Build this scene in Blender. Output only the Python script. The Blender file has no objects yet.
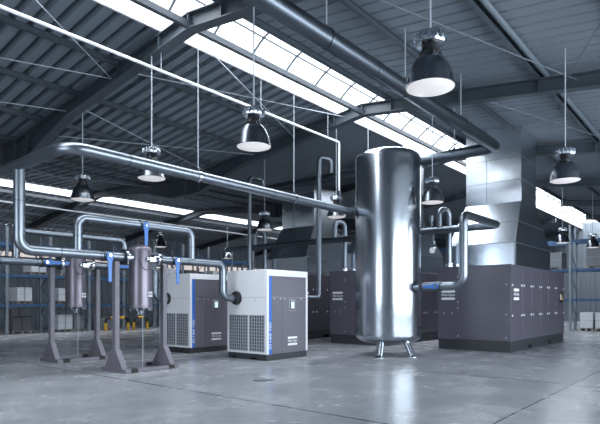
import bpy, bmesh, math, random
from mathutils import Vector, Matrix
random.seed(7)
C = bpy.context.scene.collection
SC = bpy.context.scene

# ------------------------------------------------------------------ camera, world, light, exposure
cam_d = bpy.data.cameras.new('camera'); cam = bpy.data.objects.new('camera', cam_d); C.objects.link(cam)
cam.location = (0, 0, 1.3)
cam.rotation_euler = (math.radians(90), 0, math.radians(39.73 - 90))
cam_d.sensor_width = 36; cam_d.lens = 527 / 600 * 36; cam_d.shift_y = 0.15
cam_d.clip_start = 0.05; cam_d.clip_end = 300
SC.camera = cam

w = bpy.data.worlds.new('sky'); SC.world = w; w.use_nodes = True
wb = w.node_tree.nodes['Background']
wb.inputs[0].default_value = (0.90, 0.95, 1.0, 1); wb.inputs[1].default_value = 3.5

def area(name, loc, rot, sx, sy, power, col=(0.93, 0.96, 1.0)):
    l = bpy.data.lights.new(name, 'AREA'); l.shape = 'RECTANGLE'; l.size = sx; l.size_y = sy
    l.energy = power; l.color = col
    o = bpy.data.objects.new(name, l); C.objects.link(o); o.location = loc; o.rotation_euler = rot
    return o
R90 = math.pi / 2
area('skylight_daylight', (18.5, 7.3, 7.35), (0, 0, 0), 43, 1.8, 3000)
area('far_skylight_daylight', (18.5, 21.2, 6.9), (0, 0, 0), 43, 1.2, 3200)
area('side_window_daylight', (9.5, -4.6, 2.45), (-R90, 0, math.pi), 15, 3.6, 1500)
area('added_back_window_light', (-3.6, 6.6, 2.3), (R90, 0, -R90), 4.2, 3.0, 190)  # light for an unseen back window, added for the tank's left reflection
SC.view_settings.view_transform = 'Standard'; SC.view_settings.look = 'None'
SC.view_settings.exposure = 0.0; SC.view_settings.gamma = 1.0
SC.view_settings.use_curve_mapping = False

# ------------------------------------------------------------------ materials
def mat(name, col, rough=0.5, metal=0.0, emit=None, es=0.0, noise=0.0, nscale=6.0, bump=0.0, spec=0.5, stretch=None, rnoise=0.0):
    m = bpy.data.materials.new(name); m.use_nodes = True
    nt = m.node_tree; p = nt.nodes['Principled BSDF']
    p.inputs['Base Color'].default_value = (*col, 1); p.inputs['Roughness'].default_value = rough
    p.inputs['Metallic'].default_value = metal
    p.inputs['Specular IOR Level'].default_value = spec
    if emit:
        p.inputs['Emission Color'].default_value = (*emit, 1); p.inputs['Emission Strength'].default_value = es
    if noise or bump or rnoise:
        tc = nt.nodes.new('ShaderNodeTexCoord'); mp = nt.nodes.new('ShaderNodeMapping')
        if stretch: mp.inputs['Scale'].default_value = stretch
        nz = nt.nodes.new('ShaderNodeTexNoise'); nz.inputs['Scale'].default_value = nscale; nz.inputs['Detail'].default_value = 5
        nt.links.new(tc.outputs['Object'], mp.inputs['Vector']); nt.links.new(mp.outputs['Vector'], nz.inputs['Vector'])
        if noise:
            mx = nt.nodes.new('ShaderNodeMix'); mx.data_type = 'RGBA'
            mx.inputs['A'].default_value = (*[c * (1 - noise) for c in col], 1)
            mx.inputs['B'].default_value = (*[min(1, c * (1 + noise)) for c in col], 1)
            nt.links.new(nz.outputs['Fac'], mx.inputs['Factor']); nt.links.new(mx.outputs['Result'], p.inputs['Base Color'])
        if rnoise:
            mr = nt.nodes.new('ShaderNodeMapRange'); mr.inputs['To Min'].default_value = rough - rnoise; mr.inputs['To Max'].default_value = rough + rnoise
            nt.links.new(nz.outputs['Fac'], mr.inputs['Value']); nt.links.new(mr.outputs['Result'], p.inputs['Roughness'])
        if bump:
            bp = nt.nodes.new('ShaderNodeBump'); bp.inputs['Strength'].default_value = bump; bp.inputs['Distance'].default_value = 0.01
            nt.links.new(nz.outputs['Fac'], bp.inputs['Height']); nt.links.new(bp.outputs['Normal'], p.inputs['Normal'])
    return m

M = {}
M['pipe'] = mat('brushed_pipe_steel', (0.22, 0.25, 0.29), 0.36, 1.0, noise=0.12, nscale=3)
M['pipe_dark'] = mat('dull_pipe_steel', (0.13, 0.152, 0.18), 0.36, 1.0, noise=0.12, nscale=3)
M['tank'] = mat('brushed_tank_steel', (0.43, 0.47, 0.52), 0.21, 1.0, noise=0.07, nscale=5, stretch=(1, 1, 14), rnoise=0.03)
M['chrome'] = mat('bright_steel', (0.75, 0.8, 0.86), 0.14, 1.0)
M['duct'] = mat('galvanised_sheet', (0.72, 0.77, 0.83), 0.24, 1.0, noise=0.08, nscale=2)
M['duct_seam'] = mat('folded_sheet_seam', (0.34, 0.39, 0.45), 0.45, 1.0)
M['white'] = mat('white_powder_coat', (0.80, 0.815, 0.85), 0.42, noise=0.03, nscale=3)
M['front'] = mat('front_panel_coat', (0.15, 0.14, 0.168), 0.38, noise=0.04, nscale=2)
M['grey_panel'] = mat('purple_grey_powder_coat', (0.092, 0.086, 0.112), 0.36, noise=0.05, nscale=2)
M['vessel'] = mat('purple_grey_vessel_paint', (0.18, 0.164, 0.198), 0.36, 0.65, noise=0.05, nscale=3)
M['stand'] = mat('mauve_grey_frame_paint', (0.155, 0.147, 0.175), 0.45, noise=0.05)
M['base'] = mat('charcoal_base_paint', (0.035, 0.038, 0.045), 0.5)
M['black'] = mat('black_rubber', (0.008, 0.009, 0.011), 0.6)
M['recess'] = mat('dark_recess', (0.02, 0.024, 0.03), 0.7)
M['grille'] = mat('grille_wire', (0.33, 0.35, 0.39), 0.45)
M['blue'] = mat('blue_enamel', (0.045, 0.17, 0.50), 0.35)
M['stripe'] = mat('blue_stripe_paint', (0.035, 0.15, 0.56), 0.4)
M['letter'] = mat('white_lettering', (0.86, 0.87, 0.9), 0.5)
M['screen'] = mat('lit_screen', (0.3, 0.4, 0.5), 0.2, emit=(0.75, 0.9, 1.0), es=0.8)
M['steel_dark'] = mat('dark_painted_structural_steel', (0.045, 0.058, 0.072), 0.45, noise=0.1)
M['steel_mid'] = mat('grey_structural_steel', (0.10, 0.125, 0.15), 0.45, noise=0.1)
M['deck'] = mat('coated_roof_sheet', (0.15, 0.18, 0.215), 0.5, noise=0.10, nscale=1.2)
M['liner'] = mat('flat_roof_liner', (0.10, 0.12, 0.145), 0.55, noise=0.06, nscale=0.8)
M['curb'] = mat('white_curb_sheet', (0.8, 0.82, 0.85), 0.5)
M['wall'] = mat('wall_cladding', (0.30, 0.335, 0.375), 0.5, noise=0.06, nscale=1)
M['wire'] = mat('galvanised_rod', (0.36, 0.40, 0.45), 0.5, 0.0)
M['conduit'] = mat('white_conduit', (0.85, 0.87, 0.9), 0.35)
M['wall_shaded'] = mat('shade_darkened_end_cladding', (0.15, 0.175, 0.205), 0.5, noise=0.06, nscale=1)  # wall cladding with the end wall's shade put into a darker colour
M['rack'] = mat('blue_rack_paint', (0.04, 0.095, 0.20), 0.45)
M['upright'] = mat('galvanised_upright', (0.25, 0.29, 0.33), 0.5, 0.4)
M['wood'] = mat('grey_pallet_wood', (0.26, 0.25, 0.24), 0.8, noise=0.2)
M['carton_w'] = mat('white_wrapped_carton', (0.62, 0.64, 0.68), 0.45, noise=0.04)
M['carton_g'] = mat('grey_carton', (0.17, 0.185, 0.21), 0.6, noise=0.06)
M['carton_d'] = mat('dark_carton', (0.10, 0.10, 0.105), 0.7, noise=0.1)
M['yellow'] = mat('yellow_guard_paint', (0.75, 0.42, 0.02), 0.4)
M['lampshell'] = mat('black_glossy_reflector', (0.20, 0.22, 0.25), 0.27, 1.0)
M['lampneck'] = mat('black_cast_neck', (0.012, 0.014, 0.017), 0.4)
M['gear'] = mat('cast_aluminium_housing', (0.55, 0.6, 0.66), 0.22, 1.0)
M['lens'] = mat('glowing_lamp_lens', (0.72, 0.7, 0.7), 0.3, emit=(1.0, 0.96, 0.95), es=0.42)
M['red'] = mat('red_pointer', (0.5, 0.03, 0.03), 0.4)

def floor_material():
    m = bpy.data.materials.new('polished_concrete'); m.use_nodes = True
    nt = m.node_tree; p = nt.nodes['Principled BSDF']; N = nt.nodes.new; L = nt.links.new
    tc = N('ShaderNodeTexCoord')
    n1 = N('ShaderNodeTexNoise'); n1.inputs['Scale'].default_value = 1.1; n1.inputs['Detail'].default_value = 8; n1.inputs['Roughness'].default_value = 0.62
    n2 = N('ShaderNodeTexNoise'); n2.inputs['Scale'].default_value = 7; n2.inputs['Detail'].default_value = 6
    L(tc.outputs['Object'], n1.inputs['Vector']); L(tc.outputs['Object'], n2.inputs['Vector'])
    ad = N('ShaderNodeMath'); ad.operation = 'MULTIPLY_ADD'; ad.inputs[1].default_value = 0.4
    L(n2.outputs['Fac'], ad.inputs[0]); L(n1.outputs['Fac'], ad.inputs[2])
    cr = N('ShaderNodeValToRGB')
    cr.color_ramp.elements[0].position = 0.3; cr.color_ramp.elements[0].color = (0.17, 0.182, 0.205, 1)
    cr.color_ramp.elements[1].position = 1.05; cr.color_ramp.elements[1].color = (0.43, 0.44, 0.465, 1)
    L(ad.outputs[0], cr.inputs['Fac'])
    # saw-cut joints, a 4.2 m grid
    sp = N('ShaderNodeSeparateXYZ'); L(tc.outputs['Object'], sp.inputs[0])
    def joint(sock, off, hw=0.018, per=4.2):
        a = N('ShaderNodeMath'); a.operation = 'ADD'; a.inputs[1].default_value = -off + 10 * per + per / 2; L(sock, a.inputs[0])
        b = N('ShaderNodeMath'); b.operation = 'MODULO'; b.inputs[1].default_value = per; L(a.outputs[0], b.inputs[0])
        c = N('ShaderNodeMath'); c.operation = 'SUBTRACT'; c.inputs[1].default_value = per / 2; L(b.outputs[0], c.inputs[0])
        d = N('ShaderNodeMath'); d.operation = 'ABSOLUTE'; L(c.outputs[0], d.inputs[0])
        e = N('ShaderNodeMath'); e.operation = 'LESS_THAN'; e.inputs[1].default_value = hw; L(d.outputs[0], e.inputs[0])
        return e
    jx = joint(sp.outputs['X'], 4.91); jy = joint(sp.outputs['Y'], 2.01, 0.009, 8.4)
    mxm = N('ShaderNodeMath'); mxm.operation = 'MAXIMUM'; L(jx.outputs[0], mxm.inputs[0]); L(jy.outputs[0], mxm.inputs[1])
    mx = N('ShaderNodeMix'); mx.data_type = 'RGBA'; mx.inputs['B'].default_value = (0.02, 0.024, 0.03, 1)
    L(mxm.outputs[0], mx.inputs['Factor']); L(cr.outputs['Color'], mx.inputs['A']); L(mx.outputs['Result'], p.inputs['Base Color'])
    mr = N('ShaderNodeMapRange'); mr.inputs['From Min'].default_value = 0.3; mr.inputs['From Max'].default_value = 0.7
    mr.inputs['To Min'].default_value = 0.22; mr.inputs['To Max'].default_value = 0.30
    L(n1.outputs['Fac'], mr.inputs['Value']); L(mr.outputs['Result'], p.inputs['Roughness'])
    bp = N('ShaderNodeBump'); bp.inputs['Strength'].default_value = 0.05; bp.inputs['Distance'].default_value = 0.01
    L(n2.outputs['Fac'], bp.inputs['Height']); L(bp.outputs['Normal'], p.inputs['Normal'])
    p.inputs['Specular IOR Level'].default_value = 0.5
    return m
M['floor'] = floor_material()

def pane_material(name, tint, gloss=0.08):
    m = bpy.data.materials.new(name); m.use_nodes = True
    nt = m.node_tree; nt.nodes.clear()
    o = nt.nodes.new('ShaderNodeOutputMaterial'); t = nt.nodes.new('ShaderNodeBsdfTransparent'); g = nt.nodes.new('ShaderNodeBsdfGlossy')
    mx = nt.nodes.new('ShaderNodeMixShader'); mx.inputs[0].default_value = gloss
    t.inputs[0].default_value = (*tint, 1); g.inputs['Roughness'].default_value = 0.15
    nt.links.new(t.outputs[0], mx.inputs[1]); nt.links.new(g.outputs[0], mx.inputs[2]); nt.links.new(mx.outputs[0], o.inputs[0])
    return m
M['pane'] = pane_material('polycarbonate_glazing', (0.95, 0.98, 1.0), 0.05)
M['pane_warm'] = pane_material('warm_tinted_glazing', (0.50, 0.465, 0.445), 0.05)

# ------------------------------------------------------------------ mesh builder
class B:
    def __init__(s): s.bm = bmesh.new()
    def box(s, x0, x1, y0, y1, z0, z1):
        x0, x1 = min(x0, x1), max(x0, x1); y0, y1 = min(y0, y1), max(y0, y1); z0, z1 = min(z0, z1), max(z0, z1)
        v = [s.bm.verts.new(p) for p in ((x0, y0, z0), (x1, y0, z0), (x1, y1, z0), (x0, y1, z0), (x0, y0, z1), (x1, y0, z1), (x1, y1, z1), (x0, y1, z1))]
        for f in ((3, 2, 1, 0), (4, 5, 6, 7), (0, 1, 5, 4), (1, 2, 6, 5), (2, 3, 7, 6), (3, 0, 4, 7)): s.bm.faces.new([v[i] for i in f])
        return s
    def hexa(s, p):                       # eight corners, order as box
        v = [s.bm.verts.new(q) for q in p]
        for f in ((3, 2, 1, 0), (4, 5, 6, 7), (0, 1, 5, 4), (1, 2, 6, 5), (2, 3, 7, 6), (3, 0, 4, 7)): s.bm.faces.new([v[i] for i in f])
        return s
    def prism(s, poly, a, b, axis):       # polygon extruded along an axis ('x': poly is (y,z); 'y': (x,z); 'z': (x,y))
        def P(q, t): return {'x': (t, q[0], q[1]), 'y': (q[0], t, q[1]), 'z': (q[0], q[1], t)}[axis]
        va = [s.bm.verts.new(P(q, a)) for q in poly]; vb = [s.bm.verts.new(P(q, b)) for q in poly]; n = len(poly)
        s.bm.faces.new(va[::-1]); s.bm.faces.new(vb)
        for i in range(n): s.bm.faces.new([va[i], va[(i + 1) % n], vb[(i + 1) % n], vb[i]])
        return s
    def ring(s, c, t, r, seg, up):
        u = t.cross(up).normalized(); q = u.cross(t).normalized()
        return [s.bm.verts.new(c + u * (r * math.cos(2 * math.pi * i / seg)) + q * (r * math.sin(2 * math.pi * i / seg))) for i in range(seg)], u
    def cyl(s, p0, p1, r, seg=16, r2=None):
        p0, p1 = Vector(p0), Vector(p1); t = (p1 - p0).normalized(); up = Vector((0, 0, 1)) if abs(t.z) < 0.9 else Vector((0, 1, 0))
        a, _ = s.ring(p0, t, r, seg, up); b, _ = s.ring(p1, t, r if r2 is None else r2, seg, up)
        for i in range(seg): s.bm.faces.new([a[i], a[(i + 1) % seg], b[(i + 1) % seg], b[i]])
        s.bm.faces.new(a[::-1]); s.bm.faces.new(b)
        return s
    def lathe(s, prof, c=(0, 0, 0), seg=40, axis='z'):
        rings = []
        for r, z in prof:
            if r < 1e-5: rings.append([s.bm.verts.new(s.ax(0, 0, z, c, axis))])
            else: rings.append([s.bm.verts.new(s.ax(r * math.cos(2 * math.pi * i / seg), r * math.sin(2 * math.pi * i / seg), z, c, axis)) for i in range(seg)])
        for a, b in zip(rings, rings[1:]):
            for i in range(seg):
                j = (i + 1) % seg
                if len(a) == 1 and len(b) == 1: continue
                if len(a) == 1: s.bm.faces.new([a[0], b[j], b[i]])
                elif len(b) == 1: s.bm.faces.new([a[i], a[j], b[0]])
                else: s.bm.faces.new([a[i], a[j], b[j], b[i]])
        return s
    @staticmethod
    def ax(x, y, z, c, axis):
        p = {'z': (x, y, z), 'x': (z, x, y), 'y': (x, z, -y)}[axis]
        return (p[0] + c[0], p[1] + c[1], p[2] + c[2])
    def sweep(s, pts, r, bend=0.2, seg=20, steps=8, caps=True):
        P = [Vector(p) for p in pts]; path = [P[0]]
        for i in range(1, len(P) - 1):
            a, b, c = P[i - 1], P[i], P[i + 1]
            d0 = (a - b).normalized(); d1 = (c - b).normalized(); ang = d0.angle(d1)
            if ang > math.pi - 0.02: path.append(b); continue
            br = bend[i - 1] if isinstance(bend, (list, tuple)) else bend
            td = min(br / math.tan(ang / 2), 0.49 * (a - b).length if i > 1 else 0.95 * (a - b).length, 0.49 * (c - b).length if i < len(P) - 2 else 0.95 * (c - b).length)
            br = td * math.tan(ang / 2)
            cen = b + (d0 + d1).normalized() * (br / math.sin(ang / 2))
            s0 = b + d0 * td - cen; s1 = b + d1 * td - cen; tot = s0.angle(s1); axv = s0.cross(s1).normalized()
            for k in range(steps + 1): path.append(cen + Matrix.Rotation(tot * k / steps, 3, axv) @ s0)
        path.append(P[-1])
        n = len(path); tang = [(path[min(i + 1, n - 1)] - path[max(i - 1, 0)]).normalized() for i in range(n)]
        u = tang[0].orthogonal().normalized(); rings = []
        for i in range(n):
            if i:
                q = tang[i - 1].rotation_difference(tang[i]); u = (q @ u)
                u = (u - tang[i] * u.dot(tang[i])).normalized()
            v = tang[i].cross(u)
            rings.append([s.bm.verts.new(path[i] + u * (r * math.cos(2 * math.pi * k / seg)) + v * (r * math.sin(2 * math.pi * k / seg))) for k in range(seg)])
        for a, b in zip(rings, rings[1:]):
            for k in range(seg): s.bm.faces.new([a[k], a[(k + 1) % seg], b[(k + 1) % seg], b[k]])
        if caps: s.bm.faces.new(rings[0][::-1]); s.bm.faces.new(rings[-1])
        return s
    def make(s, name, m, parent=None, bevel=0.0, smooth=True, loc=(0, 0, 0)):
        bmesh.ops.recalc_face_normals(s.bm, faces=s.bm.faces[:])
        me = bpy.data.meshes.new(name); s.bm.to_mesh(me); s.bm.free()
        me.materials.append(M[m] if isinstance(m, str) else m)
        if smooth:
            me.shade_smooth(); me.set_sharp_from_angle(angle=math.radians(35))
        o = bpy.data.objects.new(name, me); C.objects.link(o); o.location = loc
        if parent is not None: o.parent = parent
        if bevel:
            bv = o.modifiers.new('bevel', 'BEVEL'); bv.width = bevel; bv.segments = 2; bv.limit_method = 'ANGLE'
            bv.angle_limit = math.radians(50)
        return o

def tag(o, label, cat, group=None):
    o['label'] = label; o['category'] = cat
    if group: o['group'] = group
    return o
def thing(name, label, cat, loc=(0, 0, 0), rz=0.0, group=None):
    o = bpy.data.objects.new(name, None); o.empty_display_size = 0.1; C.objects.link(o)
    o.location = loc; o.rotation_euler = (0, 0, rz)
    return tag(o, label, cat, group)
def struct(o):
    o['kind'] = 'structure'; return o
def dup(root, loc, label, rz=None, group=None, scale=None):
    r = root.copy(); C.objects.link(r); r.location = loc; r['label'] = label
    if rz is not None: r.rotation_euler = (0, 0, rz)
    if group: r['group'] = group
    for ch in list(root.children):
        c = ch.copy(); C.objects.link(c); c.parent = r
        for g in list(ch.children):
            d = g.copy(); C.objects.link(d); d.parent = c
    return r
def text_mesh(body, size, depth=0.002):
    cu = bpy.data.curves.new('lettering', 'FONT'); cu.body = body; cu.size = size; cu.extrude = depth
    cu.align_x = 'CENTER'; cu.align_y = 'CENTER'
    o = bpy.data.objects.new('lettering', cu); C.objects.link(o)
    dg = bpy.context.evaluated_depsgraph_get(); me = bpy.data.meshes.new_from_object(o.evaluated_get(dg))
    bpy.data.objects.remove(o); bpy.data.curves.remove(cu)
    return me
def text_part(name, body, width, height, matrix, parent, m='letter'):
    me = text_mesh(body, 1.0, 0.002)
    xs = [v.co.x for v in me.vertices]; ys = [v.co.y for v in me.vertices]
    cx, cy = (max(xs) + min(xs)) / 2, (max(ys) + min(ys)) / 2
    sx, sy = width / (max(xs) - min(xs)), height / (max(ys) - min(ys))
    for v in me.vertices: v.co = matrix @ Vector(((v.co.x - cx) * sx, (v.co.y - cy) * sy, v.co.z))
    me.materials.clear(); me.materials.append(M[m]); me.name = name
    o = bpy.data.objects.new(name, me); C.objects.link(o); o.parent = parent
    return o
# frames for lettering: text x axis, y axis, outward normal
def frame(ox, oy, oz, xa, ya):
    xa, ya = Vector(xa), Vector(ya); n = xa.cross(ya)
    return Matrix(((xa.x, ya.x, n.x, ox), (xa.y, ya.y, n.y, oy), (xa.z, ya.z, n.z, oz), (0, 0, 0, 1)))

# ------------------------------------------------------------------ the hall
XB, XE = -3.0, 40.0            # back and far end
YR, YL = -4.0, 27.3            # right and left side
RID, ZP, SL = 7.3, 6.3, 0.12   # ridge, purlin underside at the ridge, pitch
VAL, RID2 = 14.4, 20.0
ZV = ZP - SL * (VAL - RID); Z2 = 5.85
def zp(y):
    if y <= VAL: return ZP - SL * abs(y - RID)
    if y <= RID2: return ZV + (Z2 - ZV) * (y - VAL) / (RID2 - VAL)
    return Z2 - 0.125 * (y - RID2)
PD = 0.11                      # purlin depth

fl = B().box(XB - 0.3, XE + 0.3, YR - 0.3, YL + 0.3, -0.2, 0).make('floor', 'floor', smooth=False); struct(fl)

# corrugated deck of one roof slope: a trapezoid profile along x, straight in y
def deck(name, y0, y1, x0, x1, m, period=0.31, depth=0.13, land=0.56):
    b = B(); prof = []; x = x0
    while x < x1 - 1e-4:
        prof += [(x, 0), (x + period * land, 0), (x + period * (land + 0.07), depth), (x + period * 0.92, depth)]; x += period
    prof.append((x, 0))
    ra = [b.bm.verts.new((px, y0, zp(y0) + PD + pz)) for px, pz in prof]
    rb = [b.bm.verts.new((px, y1, zp(y1) + PD + pz)) for px, pz in prof]
    for i in range(len(prof) - 1): b.bm.faces.new([ra[i], ra[i + 1], rb[i + 1], rb[i]])
    # outer skin above the ribs
    zo = depth + 0.06
    v = [b.bm.verts.new(p) for p in ((x0, y0, zp(y0) + PD + zo), (x, y0, zp(y0) + PD + zo), (x, y1, zp(y1) + PD + zo), (x0, y1, zp(y1) + PD + zo))]
    b.bm.faces.new(v)
    return struct(b.make(name, m, smooth=False))
S0, S1 = 6.74, 8.15             # skylight opening over the ridge
T0, T1 = 20.85, 21.6            # second bay's skylight
deck('ceiling_right_slope', YR, S0, XB, XE, 'deck', depth=0.06, land=0.80)
deck('ceiling_left_slope', S1, VAL, XB, 11.3, 'deck')
deck('ceiling_left_slope_liner', S1, VAL, 11.3, XE, 'liner', period=1.0, depth=0.012, land=0.9)
deck('ceiling_far_bay_near_slope', VAL, T0, XB, XE, 'deck')
deck('ceiling_far_bay_far_slope', T1, YL + 0.2, XB, XE, 'wall')  # paler wall colour stands in for strong light on this slope

# walls
def clad_y(name, x0, x1, y, z0, z1, m='wall', depth=0.04, period=0.3, thick=0.12):
    b = B(); prof = []; x = x0
    while x < x1 - 1e-4:
        prof += [(x, 0), (x + period * 0.5, 0), (x + period * 0.58, depth), (x + period * 0.92, depth)]; x += period
    prof.append((x, 0))
    for i in range(len(prof) - 1):
        (a, da), (c, dc) = prof[i], prof[i + 1]
        v = [b.bm.verts.new(p) for p in ((a, y + da, z0), (c, y + dc, z0), (c, y + dc, z1), (a, y + da, z1))]; b.bm.faces.new(v)
    b.box(x0, x, y + depth + 0.01, y + depth + thick, z0, z1)
    return struct(b.make(name, m, smooth=False))
def clad_x(name, y0, y1, x, z0, z1, m='wall', depth=0.04, period=0.3, thick=0.12):
    b = B(); prof = []; yy = y0
    while yy < y1 - 1e-4:
        prof += [(yy, 0), (yy + period * 0.5, 0), (yy + period * 0.58, depth), (yy + period * 0.92, depth)]; yy += period
    prof.append((yy, 0))
    for i in range(len(prof) - 1):
        (a, da), (c, dc) = prof[i], prof[i + 1]
        v = [b.bm.verts.new(p) for p in ((x + da, a, z0), (x + dc, c, z0), (x + dc, c, z1), (x + da, a, z1))]; b.bm.faces.new(v)
    b.box(x + depth + 0.01, x + depth + thick, y0, yy, z0, z1)
    return struct(b.make(name, m, smooth=False))
clad_y('wall_left', XB, XE, YL, 0, 3.25)
clad_y('wall_left_upper', XB, XE, YL, 3.82, 5.05)
clad_x('wall_far', YR, YL, XE, 0, 6.7, 'wall_shaded')
B().box(XB, 2.0, YR - 0.2, YR, 0, 5.3).box(17, XE, YR - 0.2, YR, 0, 5.3).box(2.0, 17, YR - 0.2, YR, 0, 0.65).box(2.0, 17, YR - 0.2, YR, 4.25, 5.3).make('wall_right', 'wall', smooth=False)['kind'] = 'structure'
B().box(XB - 0.2, XB, YR, 4.6, 0, 6.7).box(XB - 0.2, XB, 8.6, YL, 0, 6.7).box(XB - 0.2, XB, 4.6, 8.6, 3.8, 6.7).box(XB - 0.2, XB, 4.6, 8.6, 0, 0.8).make('wall_back', 'wall', smooth=False)['kind'] = 'structure'

# windows in the walls
def window_y(n, x0, x1, y, z0, z1, nb, pane, fm='curb'):
    b = B(); t = 0.06
    b.box(x0, x1, y - 0.05, y + 0.05, z0, z0 + t).box(x0, x1, y - 0.05, y + 0.05, z1 - t, z1)
    for i in range(nb + 1):
        x = x0 + (x1 - x0) * i / nb
        b.box(max(x0, x - t / 2), min(x1, x + t / 2), y - 0.05, y + 0.05, z0 + t, z1 - t)
    o = struct(b.make(f'window_{n}', fm, smooth=False))
    B().box(x0 + 0.01, x1 - 0.01, y - 0.004, y + 0.004, z0 + t, z1 - t).make('pane', pane, o, smooth=False)
window_y(3, XB, XE, YL + 0.08, 3.25, 3.82, 43, 'pane_warm', 'wall')
window_y(4, 2.0, 17.0, YR - 0.1, 0.65, 4.25, 5, 'pane')
wb_ = B()
for yy in (4.6, 5.9, 7.2, 8.54): wb_.box(XB - 0.13, XB - 0.03, yy, yy + 0.06, 0.8, 3.8)
wb_.box(XB - 0.13, XB - 0.03, 4.6, 8.6, 0.8, 0.86).box(XB - 0.13, XB - 0.03, 4.6, 8.6, 3.74, 3.8)
wo = struct(wb_.make('window_5', 'curb', smooth=False))  # unseen window, added to give the tank its left-hand reflection
B().box(XB - 0.085, XB - 0.075, 4.62, 8.58, 0.86, 3.74).make('pane', 'pane', wo, smooth=False)

# barrel-vault skylights
def skylight(n, y0, y1, rise, step):
    f = B(); zc = max(zp(y0), zp(y1)) + PD + 0.22; cy = (y0 + y1) / 2
    arc = [(y0 + (y1 - y0) * i / 10, zc + rise * math.sin(math.pi * i / 10)) for i in range(11)]
    x = XB + 0.2
    while x < XE:
        f.sweep([(x, a, z) for a, z in arc], 0.028, 0.01, 6, 1); x += step
    for i in (3, 7): f.cyl((XB, arc[i][0], arc[i][1]), (XE, arc[i][0], arc[i][1]), 0.022, 6)
    fo = struct(f.make(f'window_{n}', 'steel_dark'))
    k = B()
    for yy, s in ((y0, -1), (y1, 1)):
        k.box(XB, XE, yy - (0.05 if s < 0 else 0), yy + (0.05 if s > 0 else 0), zp(yy) + PD - 0.03, zc + 0.02)
    k.make('curb', 'curb', fo, smooth=False)
    p = B(); ra = [p.bm.verts.new((XB, a, z + 0.02)) for a, z in arc]; rb = [p.bm.verts.new((XE, a, z + 0.02)) for a, z in arc]
    for i in range(10): p.bm.faces.new([ra[i], rb[i], rb[i + 1], ra[i + 1]])
    p.make('pane', 'pane', fo)
skylight(1, S0, S1, 0.42, 1.09)
skylight(2, T0, T1, 0.4, 1.1)
struct(B().box(XB, 22.2, RID - 0.045, RID + 0.045, ZP - 0.27, ZP - 0.16).make('ceiling_ridge_rail', 'steel_dark', smooth=False))
for yy in (S0 - 0.12, S1 + 0.1):
    pass

# purlins along the hall
def purlin(y, x0=XB, x1=XE, dw=0.075, m='steel_dark'):
    b = B(); z = zp(y)
    b.box(x0, x1, y - 0.008, y + 0.008, z + 0.012, z + PD - 0.012)
    b.box(x0, x1, y - dw / 2, y + dw / 2, z, z + 0.014).box(x0, x1, y - dw / 2, y + dw / 2, z + PD - 0.014, z + PD)
    return struct(b.make('ceiling_purlin', m, smooth=False))
for y in (-0.3, 1.4, 3.08, 4.76, 6.55): purlin(y)
for y in (9.55, 11.2, 12.85): purlin(y, XB, 11.25)
for y in (VAL, 15.6, 16.8, 18.0, 19.2, 20.25): purlin(y)
for y in (23.3, 24.7, 26.1): purlin(y, dw=0.12, m='wall')
purlin(22.05, m='curb')

# rafters
RX = [0.4 + 5.45 * i for i in range(8)]
def rafter(x):
    b = B()
    prof = [(YR, 0.30), (S0 - 0.15, 0.28), (RID, 0.28), (S1 + 0.15, 0.28), (11.6, 0.28), (13.7, 0.62), (15.2, 0.60), (16.6, 0.34), (RID2, 0.28), (YL, 0.30)]
    top = [(y, zp(y) - 0.001) for y, d in prof]; top.insert(4, (VAL, zp(VAL) - 0.001))
    bot = [(y, zp(y) - d) for y, d in prof]
    for i in range(len(prof) - 1):
        (ya, za), (yb, zb) = bot[i], bot[i + 1]
        if x > 20 and ya in (S0 - 0.15, RID): continue
        ta = zp(ya); tb = zp(yb)
        b.hexa([(x - 0.11, ya, za), (x + 0.11, ya, za), (x + 0.11, yb, zb), (x - 0.11, yb, zb), (x - 0.11, ya, za + 0.02), (x + 0.11, ya, za + 0.02), (x + 0.11, yb, zb + 0.02), (x - 0.11, yb, zb + 0.02)])
        b.hexa([(x - 0.008, ya, za + 0.02), (x + 0.008, ya, za + 0.02), (x + 0.008, yb, zb + 0.02), (x - 0.008, yb, zb + 0.02), (x - 0.008, ya, ta - 0.02), (x + 0.008, ya, ta - 0.02), (x + 0.008, yb, tb - 0.02), (x - 0.008, yb, tb - 0.02)])
        ys = [ya, VAL, yb] if ya < VAL < yb else [ya, yb]
        for p, q in zip(ys, ys[1:]):
            b.hexa([(x - 0.11, p, zp(p) - 0.02), (x + 0.11, p, zp(p) - 0.02), (x + 0.11, q, zp(q) - 0.02), (x - 0.11, q, zp(q) - 0.02), (x - 0.11, p, zp(p)), (x + 0.11, p, zp(p)), (x + 0.11, q, zp(q)), (x - 0.11, q, zp(q))])
    for y in (6.46, RID, 8.16, 13.7, VAL, 15.2, 4.76, 9.55, 3.08):
        if x > 20 and y == RID: continue
        dd = 0.3 if y < 12 else 0.55
        b.box(x - 0.1, x + 0.1, y - 0.008, y + 0.008, zp(y) - dd + 0.04, zp(y) - 0.02)
    return struct(b.make('ceiling_rafter', 'steel_dark', smooth=False))
for x in RX: rafter(x)

struct(B().cyl((XB, 2.93, 5.82), (XE, 2.93, 5.82), 0.05, 12).make('trim_1', 'steel_mid'))
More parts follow.
